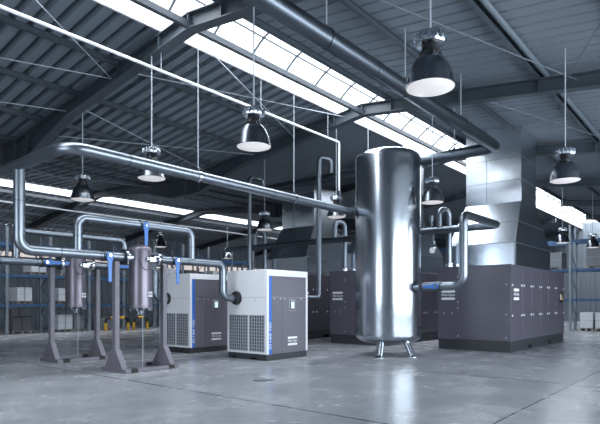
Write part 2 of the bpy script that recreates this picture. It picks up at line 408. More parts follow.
# bracing rods in the roof planes
def brace(p, q, r=0.010):
    return struct(B().cyl(p, q, r, 8).make('ceiling_brace_rod', 'steel_mid' if p[1] < 5 else 'wire'))
def rp(x, y, d=0.10): return (x, y, zp(y) - d)
for p, q in (((5.85, 9.9), (0.4, 11.6)), ((5.85, 9.9), (0.4, 6.0)), ((5.85, 7.5), (11.3, 9.6)), ((5.85, 9.5), (11.3, 7.9)), ((5.85, 4.5), (11.3, 2.4)), ((11.3, 2.6), (5.85, 0.2)),
             ((5.85, 11.4), (11.3, 13.2)), ((5.85, 13.4), (11.3, 11.2)), ((16.75, 2.4), (11.3, 4.6)), ((16.75, 4.6), (11.3, 2.4)), ((0.4, 13.6), (5.85, 11.8)),
             ((5.85, 16.5), (11.3, 19.5)), ((5.85, 19.5), (11.3, 16.5)), ((11.3, 16.5), (16.75, 19.5)), ((11.3, 19.5), (16.75, 16.5))):
    brace(rp(*p), rp(*q))

# ------------------------------------------------------------------ air receiver tank
TX, TY, TR = 11.4, 6.65, 0.80
tank = thing('air_tank', 'tall brushed steel air tank standing on splayed steel legs', 'tank', (TX, TY, 0))
prof = [(0, 0.27)]
for i in range(1, 13):
    a = i / 12 * R90; prof.append((TR * math.sin(a) ** 0.6, 0.50 - 0.22 * math.cos(a)))
prof += [(TR, 1.5), (TR, 3.0), (TR, 4.78)]
KR, KA = 0.16, math.radians(68)
for i in range(1, 11):
    a = KA * i / 10; prof.append((TR - KR + KR * math.cos(a), 4.78 + KR * math.sin(a)))
r1, z1 = prof[-1]; RC = r1 / math.cos(KA)
for i in range(1, 9):
    a = KA + (R90 - KA) * i / 8; prof.append((RC * math.cos(a) if i < 8 else 0, z1 - RC * math.sin(KA) + RC * math.sin(a)))
B().lathe(prof, seg=72).make('shell', 'tank', tank)
for fx, fy in ((10.66, 6.44), (11.28, 5.93), (11.95, 7.25)):
    dx, dy = fx - TX, fy - TY; k = 0.70
    lg = B().cyl((dx * k, dy * k, 0.45), (dx, dy, 0.02), 0.085, 18, 0.07).make('leg', 'tank', tank)
    B().lathe([(0, 0), (0.125, 0), (0.125, 0.014), (0.06, 0.024), (0, 0.024)], (dx, dy, 0), 20).make('foot_plate', 'tank', lg)
B().prism([(-0.05, 4.93), (0.05, 4.93), (0.05, 5.04), (0.02, 5.08), (-0.02, 5.08), (-0.05, 5.04)], 0.40, 0.415, 'x').make('lifting_lug', 'chrome', tank)
nz = B(); nz.cyl((0, -TR + 0.02, 1.66), (0, -TR - 0.1, 1.66), 0.105, 20); nz.make('outlet_nozzle', 'tank', tank)
dv = B(); dv.cyl((0.25, -0.74, 0.68), (0.28, -0.82, 0.68), 0.025, 10).box(0.24, 0.33, -0.88, -0.81, 0.655, 0.71); dv.make('drain_valve', 'black', tank)
nz = B(); nz.cyl((-0.3, 0.65, 3.51), (-0.62, 0.65, 3.51), 0.075, 20); nz.make('inlet_nozzle', 'pipe', tank)

# ------------------------------------------------------------------ white cabinet compressors
PCX0, PCX1, PCY0, PCY1, PH = 8.42, 9.84, 7.94, 9.22, 2.02
def logo(parent, fr, wd, ht):
    # a badge: bar, name, bar
    def bar(z0, z1):
        b = B(); c = ht * 0.08
        pts = [(-wd / 2 + c, z0), (wd / 2 - c, z0), (wd / 2, z0 + c), (wd / 2, z1 - c), (wd / 2 - c, z1), (-wd / 2 + c, z1), (-wd / 2, z1 - c), (-wd / 2, z0 + c)]
        b.prism(pts, 0.0, 0.004, 'z')
        for v in b.bm.verts: v.co = fr @ v.co
        return b.make('logo_bar', 'letter', parent, smooth=False)
    bar(ht * 0.26, ht * 0.5); bar(-ht * 0.5, -ht * 0.26)
    text_part('logo_name', 'Atlas Copco', wd * 0.98, ht * 0.36, fr @ Matrix.Translation((0, 0, 0.002)), parent)

def white_compressor(loc, label):
    t = thing('screw_compressor', label, 'compressor', loc, group='white cabinet compressors')
    W, D = PCX1 - PCX0, PCY1 - PCY0; zb = 0.14
    b = B(); b.box(0.02, W - 0.02, 0.02, D - 0.02, 0.05, zb)
    # fork pockets left open between the skids
    for (y0, y1) in ((0.02, 0.35), (0.52, 0.98), (1.12, D - 0.02)): b.box(0.02, W - 0.02, y0, y1, 0, 0.05)
    b.make('base_skid', 'base', t, 0.004)
    fb = 0.07
    b = B()
    b.box(0, W, fb, D, zb, PH)                                    # body
    b.box(0, 0.065, 0, fb, zb, PH); b.box(W - 0.05, W, 0, fb, zb, PH); b.box(0.065, W - 0.05, 0, fb, PH - 0.14, PH)   # frame round the front
    b.make('cabinet', 'white', t, 0.006)
    B().box(0.16, W - 0.05, 0.02, fb + 0.01, 1.415, PH - 0.14).make('front_panel', 'front', t, 0.004)
    lower = B().box(0.16, 0.52, 0.02, fb + 0.01, zb, 1.405).make('front_panel', 'front', t, 0.004)
    door = B().box(0.526, W - 0.05, 0.02, fb + 0.01, zb, 1.405).make('front_door', 'front', t, 0.004)
    st = B().box(0.065, 0.158, 0.004, fb + 0.01, zb, PH - 0.14).make('blue_stripe', 'stripe', t)
    st['label'] = 'bright blue vertical stripe'
    for word, zc, wl in (('ZS', 0.31, 0.12), ('160', 0.51, 0.19), ('VSD', 0.75, 0.20)):
        text_part('model_lettering', word, wl, 0.058, frame(0.112, 0.003, zc, (0, 0, 1), (-1, 0, 0)), st)
    # controller
    cx, cz = 0.86, 1.225
    ct = B().box(cx - 0.105, cx + 0.105, 0.0, 0.02, cz - 0.13, cz + 0.13).make('controller', 'grille', t, 0.006)
    B().box(cx - 0.082, cx + 0.082, -0.008, 0.0, cz - 0.105, cz + 0.105).make('bezel', 'black', ct, 0.004)
    B().box(cx - 0.055, cx + 0.055, -0.012, -0.008, cz - 0.075, cz + 0.085).make('screen', 'screen', ct)
    logo(t, frame(0.885, 0.019, 0.40, (1, 0, 0), (0, 0, 1)), 0.34, 0.20)
    for xx in (0.26, 0.48, 0.6, 1.2): B().cyl((xx, 0.022, 1.375), (xx, 0.012, 1.375), 0.014, 10).make('latch', 'letter', t)
    # left side: seam, two intake grilles
    B().box(-0.004, 0.01, 0.0, D, 1.398, 1.404).make('side_seam', 'grille', t)
    for y0, y1 in ((0.08, 0.53), (0.60, 1.18)):
        g = B().box(-0.002, 0.02, y0, y1, 0.2, 1.0).make('intake_grille', 'recess', t)
        gb = B(); n = int((y1 - y0) / 0.07)
        for i in range(n + 1):
            yy = y0 + (y1 - y0) * i / n; gb.box(-0.012, 0.0, yy - 0.014, yy + 0.014, 0.2, 1.0)
        for i in range(12):
            zz = 0.2 + 0.8 * i / 11; gb.box(-0.010, 0.0, y0, y1, zz - 0.009, zz + 0.009)
        gb.make('grille_mesh', 'grille', g, smooth=False)
    for yy in (0.35, 0.78, 1.15): B().cyl((0.0, yy, 1.345), (-0.008, yy, 1.345), 0.012, 10).make('latch', 'grille', t)
    # outlet flange
    B().cyl((0.0, 0.95, 1.39), (-0.03, 0.95, 1.39), 0.16, 28).cyl((-0.035, 0.95, 1.39), (-0.065, 0.95, 1.39), 0.145, 28).make('outlet_flange', 'base', t)
    return t
pc1 = white_compressor((PCX0, PCY0, 0), 'white and grey compressor cabinet nearest the camera, bright blue stripe beside its left edge')
pc2 = dup(pc1, (PCX0, PCY0 + 2.65, 0), 'white and grey compressor cabinet standing behind another one, its right end hidden')

# ------------------------------------------------------------------ large grey machines with exhaust ducts
BX0, BX1, BW, BH = 13.77, 19.1, 2.0, 2.27
def big_machine(loc, label):
    t = thing('industrial_compressor', label, 'compressor', loc, group='large grey compressors')
    L_, zb = BX1 - BX0, 0.28
    b = B(); b.box(0.02, L_ - 0.02, 0.02, BW - 0.02, 0.12, zb)
    for (a, c) in ((0.02, 1.5), (1.85, 3.5), (3.85, L_ - 0.02)): b.box(a, c, 0.02, BW - 0.02, 0, 0.12)
    b.make('base_frame', 'base', t, 0.006)
    B().box(0.03, L_ - 0.03, 0.03, BW - 0.03, zb, BH - 0.01).make('cabinet', 'grey_panel', t, 0.008)
    # doors along the long side
    n = 6; xs = [0.0, 0.95, 1.78, 2.62, 3.45, 4.3, L_]
    for i in range(n):
        d = B().box(xs[i] + 0.006, xs[i + 1] - 0.006, 0.0, 0.03, zb + 0.005, BH).make('side_door', 'grey_panel', t, 0.006)
        for zz in (0.95, 1.74):
            lb = B()
            for xx in ((xs[i] + 0.08), (xs[i + 1] - 0.12)): lb.box(xx, xx + 0.06, -0.008, 0.0, zz - 0.025, zz + 0.025)
            lb.make('latch', 'letter', d)
    # end panels
    for a, c in ((0.0, 1.41), (1.408, BW)):
        e = B().box(0.0, 0.03, a if a else 0.006, c - 0.004, zb + 0.005, BH).make('end_panel', 'grey_panel', t, 0.002)
    for yy, zz in ((0.12, 0.38), (1.41, 0.38), (1.41, 1.13), (1.41, 1.30), (1.41, 1.98), (0.12, 0.98), (0.12, 1.75), (1.57, 0.99), (1.80, 0.99)):
        B().box(-0.008, 0.0, yy - 0.018, yy + 0.018, zz - 0.022, zz + 0.022).make('screw_head', 'grille', t)
    logo(t, frame(-0.001, 1.69, 1.49, (0, -1, 0), (0, 0, 1)), 0.40, 0.26)
    logo(t, frame(0.42, -0.001, 1.5, (1, 0, 0), (0, 0, 1)), 0.42, 0.30)
    # operating panel near the far end
    px = L_ - 0.42
    pn = B().box(px - 0.17, px + 0.17, -0.015, 0.0, 1.28, 1.62).make('control_panel', 'black', t)
    B().prism([(px - 0.02, 1.36), (px + 0.15, 1.36), (px + 0.065, 1.54)], -0.02, -0.015, 'y').make('warning_label', 'yellow', pn)
    B().box(px - 0.13, px - 0.04, -0.02, -0.015, 1.38, 1.56).make('screen', 'letter', pn)
    return t
bigs = [big_machine((BX0, 4.45, 0), 'large purple-grey compressor at right with doors along its lit long side')]
bigs.append(dup(bigs[0], (BX0 - 0.3, 7.97, 0), 'large purple-grey compressor directly behind the steel tank'))
bigs.append(dup(bigs[0], (BX0, 11.55, 0), 'large compressor in deep shade behind the nearest white cabinet, mostly hidden'))

def exhaust_duct(loc, label):
    t = thing('exhaust_duct', label, 'duct', loc, group='sheet metal exhaust ducts')
    Y0, Y1 = 0.05, 1.9
    X0, X1 = 0.5, 3.85
    z0, z1, z2 = BH + 0.005, 2.88, 4.03
    x0, x1, y1 = 0.98, 2.35, 1.58
    B().box(X0, X1, Y0, Y1, z0, z1).make('plenum', 'duct', t, 0.004)
    B().hexa([(X0, Y0, z1 + 0.002), (X1, Y0, z1 + 0.002), (X1, Y1, z1 + 0.002), (X0, Y1, z1 + 0.002), (x0, Y0, z2), (x1, Y0, z2), (x1, y1, z2), (x0, y1, z2)]).make('hood', 'duct', t, 0.003)
    yb = loc[1]
    def rz(y): return zp(min(yb + y, VAL)) + PD - 0.01
    B().hexa([(x0, Y0, z2 + 0.002), (x1, Y0, z2 + 0.002), (x1, y1, z2 + 0.002), (x0, y1, z2 + 0.002), (x0, Y0, rz(Y0)), (x1, Y0, rz(Y0)), (x1, y1, rz(y1)), (x0, y1, rz(y1))]).make('riser', 'duct', t, 0.003)
    s = B()
    for zz in (4.62, 5.25): s.box(x0 - 0.006, x1 + 0.006, Y0 - 0.006, y1 + 0.006, zz, zz + 0.012)
    s.box(x0 - 0.006, x0, 0.98, 0.995, z2, rz(1.0) - 0.03)
    s.box(X0 - 0.012, X0 + 0.03, Y0 - 0.012, Y0 + 0.03, z0, z1)
    s.box(X0 - 0.01, X1 + 0.01, Y0 - 0.01, Y1 + 0.01, z1 - 0.012, z1 + 0.004)
    f = 0.5; s.box(X0 + (x0 - X0) * f - 0.008, X1 + (x1 - X1) * f, Y0 - 0.008, Y1 + (y1 - Y1) * f, z1 + (z2 - z1) * f, z1 + (z2 - z1) * f + 0.012)
    s.make('seam', 'duct_seam', t, smooth=False)
    return t
exhaust_duct((BX0, 4.45, 0), 'wide galvanised duct rising from the right-hand compressor to the roof')
exhaust_duct((BX0, 8.0, 0), 'galvanised duct behind the steel tank, a bright sliver beside its right edge')
exhaust_duct((BX0, 11.55, 0), 'galvanised duct with sloping hood behind the nearest white cabinet')

# ------------------------------------------------------------------ lamps
def high_bay(loc, label, ztop):
    t = thing('high_bay_lamp', label, 'lamp', loc, group='hanging factory lamps')
    R = 0.26
    sh = [(R - 0.012, 0.004), (R, 0.0), (R, 0.012), (R * 0.97, 0.03), (R * 0.93, 0.09), (R * 0.84, 0.17), (R * 0.70, 0.25), (R * 0.56, 0.30), (R * 0.45, 0.325), (R * 0.40, 0.33)]
    B().lathe(sh, seg=40).make('reflector', 'lampshell', t)
    B().lathe([(0, -0.022), (R * 0.5, -0.018), (R * 0.85, -0.006), (R - 0.012, 0.004)], seg=40).make('lens', 'lens', t)
    n = B().lathe([(R * 0.40, 0.33), (R * 0.42, 0.345), (R * 0.42, 0.36), (R * 0.37, 0.37), (R * 0.34, 0.44), (R * 0.30, 0.455), (0, 0.455)], seg=28)
    for i in range(18):
        a = 2 * math.pi * i / 18; c, s_ = math.cos(a), math.sin(a); n.cyl((0.118 * c, 0.118 * s_, 0.325), (0.105 * c, 0.105 * s_, 0.37), 0.005, 5)
    n.make('neck', 'lampneck', t)
    g = B().lathe([(0.09, 0.45), (0.15, 0.455), (0.165, 0.475), (0.165, 0.53), (0.15, 0.565), (0.10, 0.58), (0, 0.585)], seg=8)
    for i in range(16):
        a = 2 * math.pi * i / 16; c, s_ = math.cos(a), math.sin(a); g.cyl((0.158 * c, 0.158 * s_, 0.47), (0.158 * c, 0.158 * s_, 0.545), 0.012, 6)
    g.make('gear_housing', 'gear', t)
    for i in range(3):
        a = 2 * math.pi * i / 3 + 0.4; c, s_ = math.cos(a), math.sin(a)
        B().cyl((0.252 * c, 0.252 * s_, 0.015), (0.24 * c, 0.24 * s_, 0.085), 0.012, 8).make('lens_clip', 'lampneck', t)
    return t
lamp0 = None
LZ = 3.62
def rod_to_roof(x, y, z):
    near = min(RX, key=lambda q: abs(q - x))
    return (zp(y) - 0.28 if abs(near - x) < 0.11 else zp(y) + PD)
def unproj(px, py, depth):
    a = math.radians(39.73); fx, fy = math.cos(a), math.sin(a); lat = (px - 300) / 527 * depth
    return (fx * depth + fy * lat, fy * depth - fx * lat, 1.3 + (302 - py) / 527 * depth)
# x, y, height of the rim, then words
LAMPS = [
    (5.14, 2.49, 3.55, 'largest hanging lamp, black bell with silver housing, at top right of the tank'),
    (5.58, 5.53, 3.60, 'black bell lamp hanging clear against the ribbed roof left of the tank'),
    (10.25, 2.37, 3.46, 'black bell lamp hanging to the right of the wide galvanised duct'),
    (5.79, 8.41, 3.60, 'bell lamp partly hidden by the long overhead pipe'),
    (6.05, 11.45, 3.62, 'bell lamp hanging below the left end of the long overhead pipe'),
    (11.44, 5.49, 3.62, 'bell lamp hanging between the steel tank and the wide galvanised duct'),
    (11.72, 8.45, 3.62, 'bell lamp half hidden at the left edge of the steel tank'),
    (12.3, 11.7, 3.62, 'small bell lamp hanging between the two tall thin standing pipes'),
    (13.3, 18.7, 3.62, 'small distant bell lamp behind the front filter vessel and its bypass pipe'),
    (22.5, 5.3, 3.62, 'small distant bell lamp in front of the right-hand rack'),
    (25.2, 4.75, 3.62, 'tiny distant bell lamp above the grey crate at the right picture edge'),
    (19.9, 21.78, 3.72, 'tiny dark bell lamp far off above the rear white compressor cabinet'),
]
for i, (x, y, z, lab) in enumerate(LAMPS):
    if lamp0 is None: lamp0 = high_bay((x, y, z), lab, 0); t = lamp0
    else: t = dup(lamp0, (x, y, z), lab)
for t in [o for o in C.objects if o.name.startswith('high_bay_lamp')]:
    x, y, z = t.location
    zt = rod_to_roof(x, y, z)
    B().cyl((0, 0, 0.58), (0, 0, zt - z), 0.011, 8).make('hanging_rod', 'wire', t)

# ------------------------------------------------------------------ pipe runs
YA, ZA = 8.91, 2.15
PR = 0.09
def flange_x(b, x, y, z, r, t=0.03): b.cyl((x - t / 2, y, z), (x + t / 2, y, z), r, 24); return b
def bolts_x(b, x, y, z, r, n=8, L_=0.06):
    for i in range(n):
        a = 2 * math.pi * i / n; b.cyl((x - L_ / 2, y + r * math.cos(a), z + r * math.sin(a)), (x + L_ / 2, y + r * math.cos(a), z + r * math.sin(a)), 0.011, 6)
    return b

# long overhead pipe: tank -> left bend -> away to the left
op = thing('overhead_pipe', 'long steel overhead pipe running from the tank to the left bend', 'pipe')
B().sweep([(10.80, 7.3, 3.51), (3.64, 7.3, 3.51), (3.64, 14.0, 3.51)], PR, 0.30, 24, 10).make('tube', 'pipe', op)
flange_x(flange_x(B(), 10.785, 7.3, 3.51, 0.15), 10.74, 7.3, 3.51, 0.15).make('flange', 'pipe_dark', op)
for x in (4.6, 7.9, 9.6): flange_x(B(), x, 7.3, 3.51, PR + 0.004, 0.02).make('weld_band', 'pipe_dark', op)
B().cyl((3.64, 10.0, 3.51), (3.64, 10.02, 3.51), PR + 0.004, 24).make('weld_band', 'pipe_dark', op)

# big upper pipe and its header along the tank's back
up = thing('roof_header_pipe', 'thick steel pipe high under the roof at upper right, turning left behind the tank', 'pipe')
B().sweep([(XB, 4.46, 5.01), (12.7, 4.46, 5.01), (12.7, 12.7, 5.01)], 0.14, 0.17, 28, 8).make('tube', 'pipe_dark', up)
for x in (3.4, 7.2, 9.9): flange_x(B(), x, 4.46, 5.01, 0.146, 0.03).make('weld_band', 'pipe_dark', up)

def hanger(label, x, y, z, r, axis, ztop=None):
    t = thing('pipe_hanger', label, 'pipe hanger', (x, y, z), group='pipe hangers')
    c = B(); s = 0.022
    d = Vector((s, 0, 0)) if axis == 'x' else Vector((0, s, 0))
    c.cyl(-d, d, r + 0.012, 28)
    c.box(-0.02, 0.02, -0.02, 0.02, r, r + 0.05)
    c.make('clamp', 'chrome' if r < 0.12 else 'pipe_dark', t)
    B().cyl((0, 0, r + 0.04), (0, 0, (zp(y) + PD if ztop is None else ztop) - z), 0.010, 8).make('rod', 'wire', t)
hanger('rod and clamp holding the long overhead pipe nearest its left bend', 5.98, 7.42 - 0.12, 3.51, PR, 'x', zp(7.3) - 0.26)
hanger('rod and clamp holding the long overhead pipe nearest the tank', 8.58, 7.3, 3.51, PR, 'x', zp(7.3) - 0.26)
hanger('first clamp from the left on the thick pipe under the roof', 5.95, 4.46, 5.01, 0.14, 'x')
hanger('clamp on the thick roof pipe beside the largest lamp', 8.23, 4.46, 5.01, 0.14, 'x')
hanger('clamp on the thick roof pipe just before its end bend', 10.63, 4.46, 5.01, 0.14, 'x')
hanger('clamp and rod just past the bend of the thick roof pipe', 12.7, 5.5, 5.01, 0.14, 'y')
hanger('rod and clamp standing up behind the tank top', 12.7, 8.05, 5.01, 0.14, 'y')

# process lines: one per white compressor
def line(dy, words):
    y = YA + dy
    a = thing('inlet_pipe', f'steel pipe dropping from the overhead run and feeding the {words} filter vessel', 'pipe')
    B().sweep([(3.64, y, 3.51 - PR), (3.64, y, ZA), (5.50, y, ZA)], PR, 0.19, 24, 10).make('tube', 'pipe', a)
    for x in (4.3, 5.02): flange_x(B(), x, y, ZA, PR + 0.005, 0.02).make('weld_band', 'pipe_dark', a)
    B().cyl((3.64, y, 2.92), (3.64, y, 2.94), PR + 0.004, 24).make('weld_band', 'pipe_dark', a)
    f = flange_x(B(), 5.515, y, ZA, 0.15); bolts_x(f, 5.53, y, ZA, 0.12); f.make('flange', 'pipe_dark', a)
    c = thing('outlet_pipe', f'steel pipe from the {words} filter vessel bending down into a white compressor', 'pipe')
    B().sweep([(6.30, y, ZA), (8.00, y, ZA), (8.00, y, 1.39), (8.355, y, 1.39)], 0.082, 0.16, 24, 10).make('tube', 'pipe', c)
    f = flange_x(B(), 6.285, y, ZA, 0.15); bolts_x(f, 6.27, y, ZA, 0.12); f.make('flange', 'pipe_dark', c)
    for x in (6.62, 7.0): flange_x(B(), x, y, ZA, 0.087, 0.02).make('weld_band', 'pipe_dark', c)
    d = thing('bypass_pipe', f'steel bypass pipe looping over the top of the {words} filter vessel', 'pipe')
    B().sweep([(4.62, y, ZA + 0.06), (4.62, y, 2.79), (7.12, y, 2.79), (7.12, y, ZA + 0.06)], 0.078, 0.16, 24, 10).make('tube', 'pipe', d)
    for z_, x in ((2.45, 4.62), (2.45, 7.12)): B().cyl((x, y, z_), (x, y, z_ + 0.015), 0.083, 24).make('weld_band', 'pipe_dark', d)
line(0.0, 'front'); line(2.56, 'rear')

# filter vessels
def filter_vessel(loc, label):
    t = thing('filter_vessel', label, 'filter', loc, group='filter vessels')
    R = 0.22
    pr = [(0, 1.15), (R * 0.7, 1.15), (R, 1.185)]
    pr += [(R, 1.5), (R, 2.30)]
    for i in range(1, 9):
        a = i / 8 * R90; pr.append((R * math.cos(a) if i < 8 else 0, 2.30 + 0.12 * math.sin(a)))
    B().lathe(pr, seg=48).make('shell', 'vessel', t)
    B().lathe([(R, 1.205), (R + 0.012, 1.205), (R + 0.012, 1.225), (R, 1.225)], seg=48).lathe([(R, 2.285), (R + 0.008, 2.285), (R + 0.008, 2.305), (R, 2.305)], seg=48).make('body_band', 'stand', t)
    for s in (-1, 1):
        nb = B(); nb.cyl((s * (R - 0.03), 0, ZA), (s * 0.335, 0, ZA), 0.085, 20); nb.cyl((s * 0.335, 0, ZA), (s * 0.368, 0, ZA), 0.15, 24)
        nb.make('nozzle', 'chrome', t)
    lb = B().sweep([(-0.05, 0, 2.42), (-0.05, 0, 2.49), (0.05, 0, 2.49), (0.05, 0, 2.42)], 0.012, 0.045, 8, 5).make('lifting_eye', 'base', t)
    g = B().box(0.02, 0.16, -R - 0.06, -R + 0.06, 2.07, 2.16)
    g.cyl((0.0, -R - 0.03, 2.115), (-0.04, -R - 0.03, 2.115), 0.045, 14)
    gg = g.make('differential_gauge', 'gear', t, 0.006)
    B().cyl((0.09, -R - 0.055, 2.16), (0.09, -R - 0.055, 2.2), 0.035, 14).make('gauge_cap', 'black', gg)
    B().sweep([(-0.16, -0.165, 2.12), (-0.11, -0.23, 1.95), (0.0, -0.26, 1.90), (0.10, -0.25, 1.97), (0.13, -0.24, 2.08)], 0.006, 0.08, 6, 6).make('sensing_hose', 'base', t)
    fr = frame(0.09, -R - 0.004, 1.52, (0.92, 0.39, 0), (0, 0, 1))
    logo(t, frame(0.075, -0.211, 1.45, (0.94, 0.34, 0), (0, 0, 1)), 0.14, 0.09)
    d = B(); d.cyl((0, 0, 1.16), (0, 0, 1.06), 0.05, 14); d.cyl((-0.06, 0, 1.16), (-0.06, 0, 1.05), 0.018, 8); d.cyl((0.06, 0, 1.2), (0.06, 0, 1.08), 0.02, 8)
    for i in range(10):
        a = 2 * math.pi * i / 10; d.cyl((0.2 * math.cos(a), 0.2 * math.sin(a), 1.19), (0.2 * math.cos(a), 0.2 * math.sin(a), 1.14), 0.014, 6)
    dd = d.make('drain', 'pipe_dark', t)
    B().cyl((0.06, 0.02, 1.12), (0.06, 0.02, 0.0), 0.007, 8).make('drain_hose', 'wire', t)
    return t
fv = filter_vessel((5.885, YA, 0), 'front purple-grey filter vessel between steel pipes on the nearer stand')
dup(fv, (5.90, YA + 2.56, 0), 'rear purple-grey filter vessel, partly under the front pipe, on the farther stand')

# stands
def stand(loc, label):
    t = thing('pipe_stand', label, 'stand', loc, group='filter stands')
    for s in (-1, 1):
        x = s * 0.53 - 0.015
        B().box(x - 0.045, x + 0.045, -0.055, 0.055, 0.06, ZA - 0.095).make('post', 'stand', t, 0.004)
        f = B(); f.box(x - 0.06, x + 0.06, -0.42, 0.42, 0.0, 0.075)
        f.prism([(-0.30, 0.075), (0.30, 0.075), (0.075, 0.42), (-0.075, 0.42)], x - 0.056, x + 0.056, 'x')
        f.make('foot', 'stand', t, 0.004)
    for yy in (-0.375, 0.375):
        cb = B().box(-0.47, 0.47, yy - 0.045, yy + 0.045, 0.004, 0.07).make('cross_bar', 'stand', t, 0.004)
        for s in (-1, 1):
            B().box(s * 0.34, s * 0.475, yy - 0.048, yy + 0.048, 0.0, 0.074).make('end_pad', 'black', cb)
    return t
s0 = stand((5.90, YA, 0), 'nearer grey floor stand with two posts under the front pipe')
dup(s0, (5.90, YA + 2.56, 0), 'farther grey floor stand with two posts at left behind')

# lever valves
def valve(loc, label, ang, r=0.09, axis='x', L_=0.49):
    # local frame: pipe along x, lever on the -y side, lever direction set by ang (0 = along +x, -90 = hanging)
    rz = 0 if axis == 'x' else (-R90 if axis == '-y' else R90)
    t = thing('lever_valve', label, 'valve', loc, rz, group='blue lever valves')
    b = B(); b.cyl((-0.06, 0, 0), (0.06, 0, 0), r + 0.012, 24); b.cyl((-0.085, 0, 0), (-0.07, 0, 0), r + 0.02, 24); b.cyl((0.07, 0, 0), (0.085, 0, 0), r + 0.02, 24)
    b.make('body', 'pipe_dark', t)
    y0 = -(r + 0.01); st = B().cyl((0, y0 + 0.03, 0), (0, y0 - 0.055, 0), 0.032, 16).make('stem', 'gear', t)
    poly = []
    for i in range(13):
        a = math.pi / 2 + math.pi * i / 12; poly.append((0.062 * math.cos(a), 0.062 * math.sin(a)))
    poly += [(0.06, -0.062), (0.13, -0.040), (L_ - 0.02, -0.032), (L_, -0.02), (L_, 0.02), (L_ - 0.02, 0.032), (0.13, 0.040), (0.06, 0.062)]
    ca, sa = math.cos(ang), math.sin(ang)
    lv = B().prism([(x * ca - z * sa, x * sa + z * ca) for x, z in poly], y0 - 0.04, y0 - 0.022, 'y').make('lever', 'blue', t, 0.004)
    lv['label'] = 'blue lever'
    B().cyl((0, y0 - 0.04, 0), (0, y0 - 0.065, 0), 0.026, 6).make('nut', 'chrome', lv)
    return t
valve((5.16, YA, ZA), 'blue lever hanging on the front pipe left of the front filter vessel', -R90)
valve((6.67, YA, ZA), 'blue lever hanging on the front pipe right of the front filter vessel', -R90, 0.082)
valve((5.93, YA, 2.79), 'blue lever hanging from the bypass pipe above the front filter vessel', -R90, 0.078)
valve((5.20, YA + 2.56, ZA), 'blue lever lying level on the rear pipe left of the rear filter vessel', 0)
valve((6.80, YA + 2.56, ZA), 'blue lever lying level on the rear pipe, seen between front posts', 0, 0.082)

# tank outlet pipe: out, up, along, then the low header over the big machines
HZ, HX = 3.27, 13.62
out = thing('tank_outlet_pipe', 'bright steel pipe from the tank bending up then over toward the right duct', 'pipe')
B().sweep([(TX, TY - TR - 0.10, 1.66), (TX, 4.72, 1.66), (TX, 4.72, HZ), (HX, 4.72, HZ), (HX, 5.3, HZ)], 0.098, [0.26, 0.20, 0.2], 24, 10).make('tube', 'pipe', out)
hd = thing('compressor_header_pipe', 'low steel header pipe running level across the tops of the large grey compressors', 'pipe')
B().cyl((HX, 5.301, HZ), (HX, 14.9, HZ), 0.098, 24).make('tube', 'pipe_dark', hd)
for y in (5.32, 8.9, 12.4): B().cyl((HX, y - 0.01, HZ), (HX, y + 0.01, HZ), 0.104, 24).make('weld_band', 'pipe_dark', hd)
fb_ = B(); fb_.cyl((TX, TY - TR - 0.11, 1.66), (TX, TY - TR - 0.135, 1.66), 0.14, 24); fb_.make('flange', 'base', out)
valve((TX, 5.32, 1.66), 'small blue lever valve on the pipe leaving the tank', math.pi, 0.098, '-y', 0.32)

# U-bend risers from the big machines down to the low header
def riser(y, label):
    t = thing('riser_pipe', label, 'pipe', group='u-bend risers on the large compressors')
    B().sweep([(14.03, y - 0.05, BH + 0.005), (14.03, y - 0.05, 3.86), (HX, y + 0.05, 3.86), (HX, y + 0.05, HZ + 0.06)], 0.075, 0.18, 20, 8).make('tube', 'pipe', t)
    B().lathe([(0.075, 0), (0.115, 0), (0.115, 0.02), (0.085, 0.03), (0.085, 0.07), (0.115, 0.08), (0.115, 0.10), (0.075, 0.10)], (14.03, y - 0.05, BH + 0.003), 20).make('flange', 'chrome', t)
riser(6.28, 'inverted U pipe on top of the right-hand grey compressor')
riser(9.83, 'inverted U pipe on the grey compressor at the left of the tank')
riser(13.38, 'short U pipe seen just above the nearest white compressor')
# tall thin risers from the white cabinets to the roof header
for pts, lab in (([(9.45, PCY1 + 0.005, 1.42), (9.45, 9.48, 1.42), (12.28, 9.48, 1.42), (12.28, 9.48, 5.56), (12.7, 9.36, 5.56), (12.7, 9.36, 5.15)], 'tall thin pipe rising left of the tank with a hooked top'),
                 ([(9.45, PCY1 + 2.655, 1.42), (9.45, 12.2, 1.42), (12.12, 12.2, 1.42), (12.12, 12.2, 5.36), (12.7, 12.16, 5.36), (12.7, 12.16, 5.15)], 'tall thin pipe behind the nearest white compressor with a hooked top')):
    t = thing('riser_pipe', lab, 'pipe', group='tall hooked risers')
    B().sweep(pts, 0.07, [0.1, 0.12, 0.13, 0.13], 20, 8).make('tube', 'pipe', t)
    B().cyl((pts[0][0], pts[0][1], pts[0][2]), (pts[0][0], pts[0][1] + 0.03, pts[0][2]), 0.12, 20).make('flange', 'pipe_dark', t)

# pressure gauge hanging off the low header
g = thing('pressure_gauge', 'small white dial gauge hanging below the header right of the tank', 'gauge', (HX, 6.50, HZ))
B().cyl((0, 0, -0.09), (0, 0, -0.34), 0.02, 10).cyl((0, 0, -0.28), (0, 0, -0.36), 0.055, 12).cyl((0, 0, -0.36), (-0.02, 0, -0.47), 0.02, 10).make('stem', 'pipe_dark', g)
dl = B().cyl((-0.02, 0, -0.54), (-0.075, 0, -0.54), 0.085, 24).make('dial', 'letter', g)
B().lathe([(0.085, -0.08), (0.095, -0.08), (0.095, 0.0), (0.0, 0.0)], (0, 0, -0.54), 24, 'x').make('case', 'chrome', g)
v2 = thing('vent_valve', 'small vent valve standing on the header right of the tank', 'valve', (HX, 6.56, HZ))
B().cyl((0, 0, 0.09), (0, 0, 0.30), 0.025, 10).cyl((0, 0, 0.3), (0, 0, 0.42), 0.06, 14).make('body', 'gear', v2)
